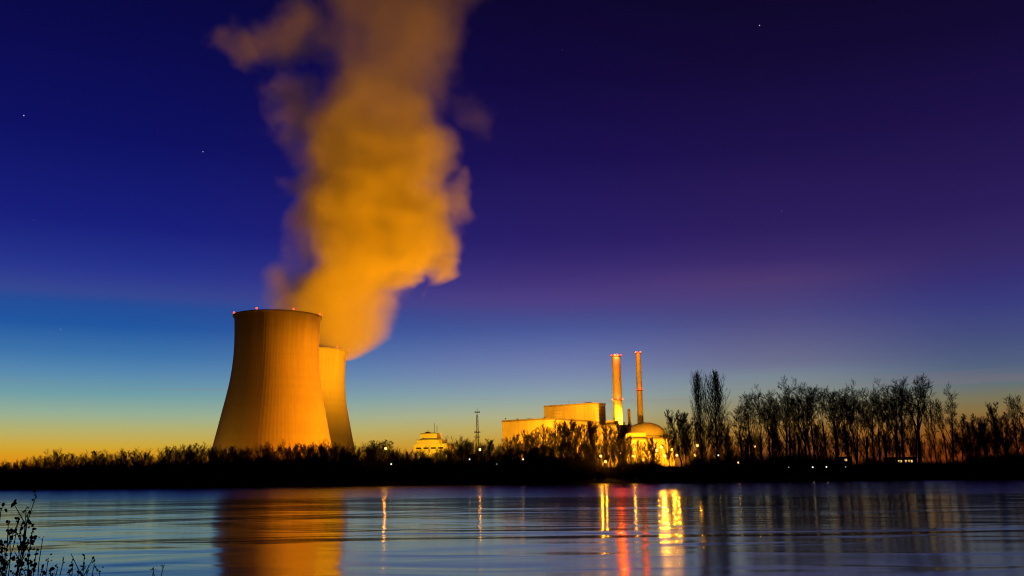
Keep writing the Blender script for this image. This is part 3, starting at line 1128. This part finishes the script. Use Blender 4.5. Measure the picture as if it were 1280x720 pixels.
boxes('wall', MAT['house'], pb, (-2.2, 2.2, 0, 3, -2, pz + 1.0))
boxes('roof', MAT['tile'], pb, (-2.5, 2.5, -0.3, 3.3, pz + 1.01, pz + 1.25))
f = boxes('window', MAT['frame'], pb, (-0.8, 0.8, -0.12, -0.01, pz - 0.5, pz + 0.5))
boxes('pane', MAT['window_lit'], f, (-0.7, 0.7, -0.16, -0.125, pz - 0.4, pz + 0.4))


# ------------------------------------------------------------------ bare trees
def rot_off(d, ang, azim):
    d = d.normalized()
    u = d.orthogonal().normalized()
    v = d.cross(u)
    return (d * math.cos(ang) + (u * math.cos(azim) + v * math.sin(azim)) * math.sin(ang)).normalized()


def limb(tb, rng, p, d, L_, r, nseg, wob, trop, taper=0.45):
    """A wavy tapering branch; returns the points along it with their directions and radii."""
    pts = [(Vector(p), Vector(d), r)]
    p, d = Vector(p), Vector(d).normalized()
    for i in range(nseg):
        d = (d + Vector((rng.gauss(0, wob), rng.gauss(0, wob), rng.gauss(0, wob) + trop))).normalized()
        q = p + d * (L_ / nseg)
        r1 = r * (1 - (1 - taper) * (i + 1) / nseg)
        tb.seg(p, q, pts[-1][2], r1)
        p = q
        pts.append((p.copy(), d.copy(), r1))
    return pts


def sprout(tb, rng, pts, n, lo, L_, ang, depth, wob=0.10, trop=0.06, rmin=0.028, shrink=0.5):
    k = len(pts) - 1
    az0 = rng.uniform(0, 6.28)
    for i in range(n):
        t = lo + (1 - lo) * (i + rng.random()) / n
        f = min(k - 1e-6, t * k)
        a, b_ = pts[int(f)], pts[int(f) + 1]
        p = a[0].lerp(b_[0], f - int(f))
        r = max(rmin, (a[2] + (b_[2] - a[2]) * (f - int(f))) * 0.55)
        az0 += 2.4 + rng.gauss(0, 0.4)
        d = rot_off(b_[1], ang * rng.uniform(0.7, 1.25), az0)
        ll = L_ * rng.uniform(0.65, 1.2) * (1.1 - 0.4 * t)
        q = limb(tb, rng, p, d, ll, r, 3 if depth > 0 else 2, wob, trop, 0.5)
        if depth > 0:
            sprout(tb, rng, q, max(3, int(n * 0.75)) if depth > 1 else 5, 0.25, L_ * shrink, ang, depth - 1, wob, trop, rmin, shrink)


def proto(kind, seed):
    """Unit trees 20 m tall (poplars 32 m): trunk mesh and crown mesh."""
    rng = random.Random(seed)
    tr, cr = Tubes(), Tubes()
    if kind == 'tall':
        Ht = 20.0
        lean = rng.gauss(0, 0.05)
        clear = rng.uniform(0.44, 0.60)
        pts = limb(tr, rng, (0, 0, -0.6), (lean, rng.gauss(0, 0.04), 1), Ht * clear, 0.30, 5, 0.03, 0.02, 0.75)
        # a leader and several steep limbs open out like a broom
        for j in range(rng.randint(4, 6)):
            f = rng.uniform(0.70, 1.0) if j else 1.0
            b_ = pts[min(5, int(f * 5))]
            d = rot_off(Vector((lean, 0, 1)), rng.uniform(0.20, 0.55) if j else 0.08, j * 1.3 + rng.uniform(0, 0.6))
            reach = (Ht * rng.uniform(0.90, 0.97) - b_[0].z) * (1.0 - 0.22 * (1 - d.z) / 0.15)
            q = limb(cr, rng, b_[0], d, reach, b_[2] * 0.55, 6, 0.04, 0.06, 0.18)
            sprout(cr, rng, q, 9, 0.30, 2.7, 0.60, 2, 0.045, 0.055, 0.030, 0.52)
        for j in range(9):
            b_ = pts[rng.randint(1, 4)]
            d = rot_off(Vector((0, 0, 1)), rng.uniform(0.6, 1.0), rng.uniform(0, 6.28))
            q = limb(cr, rng, b_[0], d, rng.uniform(1.5, 3.6), 0.05, 3, 0.08, 0.12, 0.5)
            sprout(cr, rng, q, 6, 0.3, 1.0, 0.5, 0)
    elif kind == 'poplar':
        Ht = 32.0
        pts = limb(tr, rng, (0, 0, -0.6), (0, 0, 1), Ht * 0.96, 0.42, 10, 0.012, 0.01, 0.08)
        n = 110
        for j in range(n):
            t = 0.10 + 0.87 * j / n
            f = t * 10
            a, b_ = pts[int(f)], pts[min(10, int(f) + 1)]
            p = a[0].lerp(b_[0], f - int(f))
            half = float(np.interp(t, (0.1, 0.3, 0.5, 0.7, 0.85, 1.0), (2.0, 3.3, 3.2, 2.0, 0.9, 0.35))) * rng.uniform(0.6, 1.1)
            L_ = max(0.9, min(half / 0.25, (1.02 - t) * Ht))
            d = rot_off(Vector((0, 0, 1)), rng.uniform(0.34, 0.50), j * 2.4 + rng.gauss(0, 0.3))
            q = limb(cr, rng, p, d, L_, 0.07 * (1.2 - t) + 0.02, 5, 0.03, 0.11, 0.3)
            sprout(cr, rng, q, 9, 0.12, L_ * 0.22 + 0.3, 0.36, 1, 0.06, 0.08, 0.031, 0.5)
    elif kind == 'medium':
        Ht = 20.0
        lean = rng.gauss(0, 0.05)
        pts = limb(tr, rng, (0, 0, -0.6), (lean, rng.gauss(0, 0.05), 1), Ht * 0.94, 0.26, 8, 0.045, 0.02, 0.12)
        n = 17
        for j in range(n):
            t = 0.20 + 0.78 * j / n
            f = t * 8
            a, b_ = pts[int(f)], pts[min(8, int(f) + 1)]
            p = a[0].lerp(b_[0], f - int(f))
            L_ = (6.2 * math.sin(PI * (0.18 + 0.72 * t)) + 0.8) * rng.uniform(0.7, 1.2)
            d = rot_off(Vector((0, 0, 1)), rng.uniform(0.38, 0.72), j * 2.4 + rng.gauss(0, 0.4))
            q = limb(cr, rng, p, d, L_, max(0.05, a[2] * 0.45), 4, 0.06, 0.10, 0.3)
            sprout(cr, rng, q, 9, 0.18, L_ * 0.38, 0.46, 2 if L_ > 4 else 1, 0.06, 0.09, 0.034, 0.5)
    else:                                     # 'low': several stems from the ground, broad twiggy top
        Ht = 20.0
        for s_ in range(rng.randint(5, 7)):
            d = rot_off(Vector((0, 0, 1)), rng.uniform(0.08, 0.52), s_ * 1.35 + rng.uniform(0, 0.8))
            pts = limb(tr, rng, (rng.gauss(0, 0.8), rng.gauss(0, 0.8), -0.6), d, Ht * rng.uniform(0.66, 0.94), 0.22, 6, 0.045, 0.06, 0.15)
            for j in range(9):
                f = rng.uniform(0.3, 0.99) * 6
                a, b_ = pts[int(f)], pts[min(6, int(f) + 1)]
                d2 = rot_off(b_[1], rng.uniform(0.25, 0.6), j * 2.4 + rng.uniform(0, 0.7))
                q = limb(cr, rng, a[0].lerp(b_[0], f - int(f)), d2, rng.uniform(3.0, 6.5), a[2] * 0.5, 4, 0.07, 0.09, 0.3)
                sprout(cr, rng, q, 8, 0.15, 2.3, 0.42, 1, 0.06, 0.10, 0.030, 0.55)
    a, b_ = tr.mesh('trunk', 6), cr.mesh('crown', 3)
    a.materials.append(MAT['bark'])
    b_.materials.append(MAT['twig'])
    return a, b_, Ht


PROTO = {k: [proto(k, 100 * i + 7 * len(k) + 3) for i in range(n)] for k, n in (('tall', 6), ('poplar', 2), ('medium', 5), ('low', 6))}
rng = random.Random(5)
ORD = ['first', 'second', 'third', 'fourth', 'fifth', 'sixth', 'seventh', 'eighth', 'ninth', 'tenth', 'eleventh', 'twelfth', 'thirteenth',
       'fourteenth', 'fifteenth', 'sixteenth', 'seventeenth', 'eighteenth', 'nineteenth', 'twentieth', 'twenty-first', 'twenty-second',
       'twenty-third', 'twenty-fourth', 'twenty-fifth', 'twenty-sixth', 'twenty-seventh', 'twenty-eighth']


def plant_tree(kind, px, py_top, Y, label, group, name='bare_tree', wide=1.0, lean=0.0, i=None):
    lst = PROTO[kind]
    tm, cm, Ht = lst[rng.randrange(len(lst)) if i is None else i]
    tp = at(px, py_top, Y)
    z0 = ground_z(tp.x, tp.y)
    h = tp.z - z0
    t = thing(name, label, 'tree', (tp.x - math.tan(lean) * h, tp.y, z0), 0, group)
    s_ = h / (Ht * 0.97)
    t.scale = (s_ * wide, s_ * wide, s_)
    t.rotation_euler = (0, lean, rng.uniform(0, 6.28) if lean == 0 else 0)
    link('trunk', tm, None, t)
    link('crown', cm, None, t)
    return t


# twin poplars
plant_tree('poplar', 890.5, 461, 352, 'taller and fuller of the twin columnar poplars, on the right', 'twin poplars', 'poplar_tree', 0.86, i=0)
plant_tree('poplar', 872.5, 462, 356, 'slimmer of the twin columnar poplars, on the left', 'twin poplars', 'poplar_tree', 0.62, i=1)
# tall trees to their right
TALL = [(922, 503), (936, 495), (948, 490), (961, 486), (975, 483), (989, 485), (1000, 484), (1014, 487), (1027, 486), (1039, 487), (1051, 488),
        (1063, 485), (1075, 491), (1086, 493), (1101, 485), (1111, 484), (1121, 480), (1136, 477)]
for k, (px, py) in enumerate(TALL):
    plant_tree('tall', px + rng.uniform(-2, 2), py + rng.uniform(-1.5, 3), rng.uniform(346, 372),
               f'{ORD[k]} tall bare tree to the right of the twin poplars', 'row of tall bare trees right of the poplars', 'tall_bare_tree', rng.uniform(0.8, 1.05))
plant_tree('tall', 1144, 482, 350, 'tall bare tree leaning right at the end of the long tall row', 'row of tall bare trees right of the poplars', 'tall_bare_tree', 0.6, R(5))
plant_tree('medium', 1154, 506, 349, 'thin bare tree leaning left, alone in the orange gap', None, 'bare_tree', 0.5, R(-7), 1)
plant_tree('tall', 1182, 490, 351, 'tall bare tree with a broad fan crown right of the orange gap', None, 'tall_bare_tree', 0.85)
plant_tree('tall', 1168, 503, 349, 'slender leaning tree just left of the broad fan-crowned tree', None, 'tall_bare_tree', 0.6, R(-5))
plant_tree('tall', 1268, 497, 350, 'tall bare tree with rounded crown at the right edge', None, 'tall_bare_tree', 0.8)
plant_tree('medium', 1240, 509, 352, 'dense bare tree left of the rounded tree at the right edge', None, 'bare_tree', 0.9)
for k, (px, py) in enumerate([(1197, 524), (1207, 530), (1218, 528), (1229, 524), (1251, 522), (1280, 510), (1292, 505), (1306, 500), (1322, 508)]):
    plant_tree('medium', px, py, rng.uniform(345, 360), 'dark bushy mid-height tree in the clump on the far right', 'dark clump of trees on the far right', 'bare_tree', 0.9)
for k in range(8):
    plant_tree('tall', 930 + k * 27.0 + rng.uniform(-4, 4), rng.uniform(489, 506) + max(0, 2 - k) * 8, rng.uniform(376, 405),
               'tall bare tree of the second rank, seen between the trunks of the tall front row', 'second rank of tall trees', 'tall_bare_tree', rng.uniform(0.8, 1.05))
for k in range(48):
    px = 905 + k * 7.9 + rng.uniform(-5, 5)
    if 1143 < px < 1192:
        continue
    plant_tree('medium' if k % 3 else 'low', px, rng.uniform(526, 553), rng.uniform(380, 430), 'lower bare tree behind the trunks of the tall trees right of the poplars',
               'lower trees behind the tall row', 'bare_tree', rng.uniform(0.7, 1.1))
for px, py in ((1150, 548), (1160, 552), (1172, 547), (1186, 550)):
    plant_tree('low', px, py, rng.uniform(380, 420), 'low bush-like bare tree in the orange gap on the right', 'low trees in the orange gap', 'bare_tree', 0.9)
# trees before the plant
FRONT = [(633, 549), (645, 546), (657, 543), (669, 540), (680, 536), (690, 535), (701, 531), (712, 530), (723, 531), (735, 530), (743, 534), (764, 532), (770, 530),
         (776, 541), (787, 551), (800, 553), (811, 557), (818, 550), (836, 541), (849, 516), (857, 521), (864, 528), (880, 530), (903, 532)]
for k, (px, py) in enumerate(FRONT):
    plant_tree('medium', px + rng.uniform(-2, 2), py + rng.uniform(-1, 2), rng.uniform(342, 360),
               f'{ORD[k]} bare tree from the left before the floodlit plant, counted from the turbine hall', 'bare trees before the floodlit plant', 'bare_tree',
               rng.uniform(0.85, 1.15) if not 784 < px < 806 else 0.7)
for k in range(24):
    px = 632 + k * 6.4 + rng.uniform(-3, 3)
    plant_tree('low', px, 553 + rng.uniform(-4, 6), rng.uniform(345, 365), 'low bush-like bare tree under the taller ones before the turbine hall',
               'low trees before the turbine hall', 'bare_tree', rng.uniform(0.7, 1.0))
# low treeline
LINE = [(0, 576), (40, 573), (60, 568), (75, 563), (90, 563), (105, 569), (115, 567), (130, 565), (145, 567), (160, 561), (175, 564), (190, 564), (200, 562), (215, 558),
        (225, 559), (240, 556), (255, 557), (265, 558), (290, 557), (310, 556), (330, 556), (345, 554), (365, 554), (385, 552), (400, 551), (415, 553), (430, 556),
        (445, 556), (455, 553), (470, 551), (485, 553), (500, 559), (515, 561), (530, 562), (545, 561), (560, 556), (572, 548), (585, 546), (600, 548), (612, 549), (626, 551)]


def line_y(px):
    for (a, y0), (b_, y1) in zip(LINE, LINE[1:]):
        if px <= b_:
            return y0 + (y1 - y0) * max(0, px - a) / (b_ - a)
    return LINE[-1][1]


px = -42.0
while px < 628:
    py = line_y(px)
    if px < 266:
        lab, grp = 'low bare tree in the dark treeline left of the cooling towers', 'low treeline left of the towers'
    elif px < 445:
        lab, grp = 'low bare tree in the treeline at the foot of the cooling towers', 'low treeline before the towers'
    else:
        lab, grp = 'low bare tree in the treeline between the cooling towers and the turbine hall', 'low treeline right of the towers'
    plant_tree('low' if rng.random() < 0.75 else 'medium', px, py + rng.uniform(0, 7), rng.uniform(343, 372), lab, grp, 'low_bare_tree', rng.uniform(1.0, 1.7))
    px += rng.uniform(5.5, 10.0)

# ------------------------------------------------------------------ scrub along the far bank: uncountable, one mass
npr = np.random.default_rng(3)
HPX = [(-300, 6.2), (0, 6.5), (60, 7.4), (200, 8.2), (400, 9.0), (520, 8.6), (620, 8.8), (700, 8.0), (738, 7.2), (745, 4.2), (764, 4.2), (772, 6.5), (815, 6.2),
       (822, 4.2), (850, 4.6), (865, 8.2), (930, 8.4), (1000, 8.4), (1040, 7.0), (1048, 4.8), (1066, 4.8), (1074, 7.0), (1100, 6.0), (1112, 4.6), (1148, 4.6), (1190, 5.5),
       (1205, 8.0), (1280, 8.6), (1600, 8.8)]
nsh = 7600
bx = npr.uniform(-330, 330, nsh)
by = BANK + 4 + npr.uniform(0, 1, nsh) ** 1.3 * 24
pxs = 640 + bx / by * F
hs_ = np.interp(pxs, [a for a, _ in HPX], [b_ for _, b_ in HPX]) * npr.uniform(0.55, 1.12, nsh)
bz = np.array([ground_z(x, y) for x, y in zip(bx, by)])
hs_ = np.maximum(1.2, hs_ - np.maximum(0, bz - 2.4) * 0.7)
A, B, RA, RB = [], [], [], []
for _ in range(15):
    az_ = npr.uniform(0, 2 * PI, nsh)
    ln_ = npr.uniform(0.05, 0.55, nsh)
    hh_ = hs_ * npr.uniform(0.45, 1.0, nsh)
    p0 = np.stack([bx + npr.normal(0, 0.35, nsh), by + npr.normal(0, 0.35, nsh), bz - 0.2], 1)
    dx, dy = np.cos(az_) * ln_ * hh_, np.sin(az_) * ln_ * hh_
    p1 = p0 + np.stack([dx * 0.35, dy * 0.35, hh_ * 0.55], 1)
    p2 = p0 + np.stack([dx, dy, hh_], 1) + npr.normal(0, 0.12, (nsh, 3))
    A += [p0, p1]
    B += [p1, p2]
    r0 = npr.uniform(0.04, 0.075, nsh)
    RA += [r0, r0 * 0.8]
    RB += [r0 * 0.8, r0 * 0.3]
    for _k in range(2):
        f = npr.uniform(0.2, 0.9, nsh)[:, None]
        q0 = p1 + (p2 - p1) * f
        a2 = npr.uniform(0, 2 * PI, nsh)
        q1 = q0 + np.stack([np.cos(a2) * hh_ * 0.13, np.sin(a2) * hh_ * 0.13, hh_ * npr.uniform(0.08, 0.24, nsh)], 1)
        A.append(q0)
        B.append(q1)
        RA.append(r0 * 0.5)
        RB.append(r0 * 0.25)
sme = Tubes().mesh('bank_scrub', 3, (np.concatenate(A), np.concatenate(B), np.concatenate(RA), np.concatenate(RB)))
so_ = link('bank_scrub', sme, MAT['scrub'])
tag(so_, 'dark tangle of leafless scrub along the whole far river bank', 'scrub', kind='stuff')

# ------------------------------------------------------------------ dry weeds on the near bank
def clump(bm, p, r, rng_):
    """A shrivelled seed head or curled leaf: a lumpy little ball."""
    mtx = Matrix.Translation(p) @ Matrix.Rotation(rng_.uniform(0, 6), 4, 'X') @ Matrix.Rotation(rng_.uniform(0, 6), 4, 'Z') @ Matrix.Diagonal((1, rng_.uniform(0.45, 0.9), rng_.uniform(0.5, 1.3), 1))
    res = bmesh.ops.create_icosphere(bm, subdivisions=1, radius=r, matrix=mtx)
    for v_ in res['verts']:
        v_.co += Vector((rng_.gauss(0, r * 0.28), rng_.gauss(0, r * 0.28), rng_.gauss(0, r * 0.28)))


def weed(px, py, Y, label, heads, seed, lean=0.0, hr=0.011, side=10):
    rg = random.Random(seed)
    tp = at(px, py, Y)
    z0 = ground_z(tp.x, tp.y)
    h = tp.z - z0
    base = Vector((tp.x - lean * h, tp.y, z0))
    t = thing('dry_weed', label, 'weed', base, 0, 'dry weeds on the near bank')
    tb = Tubes()
    hb = bmesh.new()
    n = 12
    pts = []
    for i in range(n + 1):
        f = i / n
        pts.append(Vector((lean * h * f ** 1.6 + rg.gauss(0, 0.006), rg.gauss(0, 0.006), h * f - 0.02)))
    for i in range(n):
        tb.seg(pts[i], pts[i + 1], 0.0052 * (1 - 0.6 * i / n), 0.0052 * (1 - 0.6 * (i + 1) / n))
    for k in range(side):
        f = rg.uniform(0.42, 0.99)
        a = pts[min(n - 1, int(f * n))]
        az_ = rg.uniform(0, 6.28)
        ll = rg.uniform(0.03, 0.13)
        q = a + Vector((math.cos(az_) * ll * 0.6, math.sin(az_) * ll * 0.6, ll))
        tb.seg(a, q, 0.0028, 0.0018)
        if rg.random() < heads:
            for _ in range(rg.randint(3, 7)):
                clump(hb, q + Vector((rg.gauss(0, 0.010), rg.gauss(0, 0.010), rg.gauss(0, 0.010))), hr * rg.uniform(0.3, 0.8), rg)
    for _ in range(4):
        clump(hb, pts[-1] + Vector((rg.gauss(0, 0.008), rg.gauss(0, 0.008), rg.gauss(0, 0.012))), hr * rg.uniform(0.35, 0.8), rg)
    for k in range(int(side * heads * 1.8)):
        a = pts[rg.randint(int(n * 0.45), n - 1)]
        clump(hb, a + Vector((rg.gauss(0, 0.012), rg.gauss(0, 0.012), rg.gauss(0, 0.02))), hr * rg.uniform(0.3, 0.7), rg)
    link('stem', tb.mesh('stem', 5), MAT['weed'], t)
    bm_obj('seed_heads', hb, MAT['weed_head'], t)  # dry seed heads and curled leaves, all clumps in one mesh
    return t


WEEDS = [(45, 615, 4.6, 'tallest dry weed, leaning right, with dark curled leaves at its tip', 0.9, 0.10, 0.012, 9),
         (33, 634, 4.6, 'tall thin dry weed just left of the tallest one', 0.5, 0.06, 0.010, 6),
         (1, 629, 4.4, 'dry weed at the very left edge of the picture', 0.6, 0.0, 0.011, 5),
         (36, 648, 4.7, 'dry weed with ragged dark clusters below the tallest one', 1.0, 0.03, 0.014, 14),
         (17, 659, 4.6, 'dry weed with a drooping round head near the left edge', 0.9, 0.02, 0.013, 9),
         (8, 676, 4.5, 'short bushy dry weed in the bottom left corner', 1.0, -0.02, 0.014, 14),
         (28, 662, 4.8, 'stiff dry weed crowded between the left clusters', 0.9, 0.02, 0.012, 10),
         (48, 683, 4.7, 'low dry weed with one side bud right of the clusters', 0.5, 0.05, 0.010, 6),
         (54, 668, 4.9, 'bare grass-thin stalk right of the clusters', 0.0, 0.03, 0.004, 2),
         (63, 692, 5.0, 'short dry weed with a pointed bud', 0.5, 0.04, 0.011, 5),
         (80, 696, 5.0, 'short branching dry weed with a few buds, left of a forked one', 0.7, 0.06, 0.011, 9),
         (92, 700, 5.1, 'low dry weed with drooping leaf clusters', 0.9, 0.05, 0.012, 9),
         (104, 691, 5.2, 'forked dry weed with a thin upright tip', 0.4, -0.02, 0.009, 8),
         (118, 700, 5.2, 'thin dry weed slanting right', 0.3, 0.08, 0.008, 6),
         (127, 711, 5.2, 'lowest dry weed at the right end of the clump', 0.4, 0.05, 0.008, 5),
         (71, 706, 4.9, 'low matted dry weed in the middle of the clump', 0.9, 0.0, 0.012, 12),
         (56, 708, 4.9, 'low dry weed with dense seed heads at the frame bottom', 0.9, 0.0, 0.012, 12),
         (22, 641, 4.9, 'wispy dry weed with a nodding tip behind the left clusters', 0.7, 0.05, 0.011, 9),
         (41, 655, 5.0, 'dry weed with a thick clotted head right behind the ragged one', 1.0, 0.04, 0.014, 14),
         (12, 648, 4.8, 'leafy dry weed near the left edge, topped by two dark curls', 1.0, 0.0, 0.013, 12),
         (3, 690, 4.6, 'short dense dry weed at the lower left corner edge', 1.0, 0.0, 0.014, 14),
         (39, 694, 4.7, 'low dense dry weed filling the corner clump', 1.0, 0.0, 0.013, 14),
         (87, 709, 5.0, 'flattened dry weed low in the middle of the clump', 0.9, 0.03, 0.012, 11),
         (110, 707, 5.1, 'low dry weed beneath the forked one', 0.8, -0.02, 0.011, 9),
         (191, 706, 5.4, 'small feathery dry weed standing apart, left one of two', 0.5, 0.01, 0.007, 8),
         (203, 703, 5.4, 'small feathery dry weed standing apart, right one of two', 0.6, 0.02, 0.007, 12)]
for k, (px, py, Y, lab, hd_, ln, hr, sd_) in enumerate(WEEDS):
    weed(px, py, Y, lab, hd_, 40 + k, ln, hr, sd_)

# ------------------------------------------------------------------ render settings
S.view_settings.view_transform = 'Standard'
S.view_settings.look = 'None'
S.view_settings.exposure = 0.0
S.view_settings.gamma = 1.0
S.view_settings.use_curve_mapping = False
S.render.engine = 'CYCLES'
S.cycles.use_denoising = True
S.cycles.max_bounces = 6
S.cycles.diffuse_bounces = 2
S.cycles.glossy_bounces = 3
S.cycles.volume_bounces = 2
S.cycles.transmission_bounces = 2
S.cycles.volume_step_rate = 0.25
S.cycles.volume_max_steps = 256
S.cycles.sample_clamp_indirect = 4.0
S.cycles.sample_clamp_direct = 0.0
S.cycles.use_adaptive_sampling = True
S.cycles.adaptive_threshold = 0.01
S.cycles.pixel_filter_type = 'BLACKMAN_HARRIS'
S.cycles.filter_width = 1.15
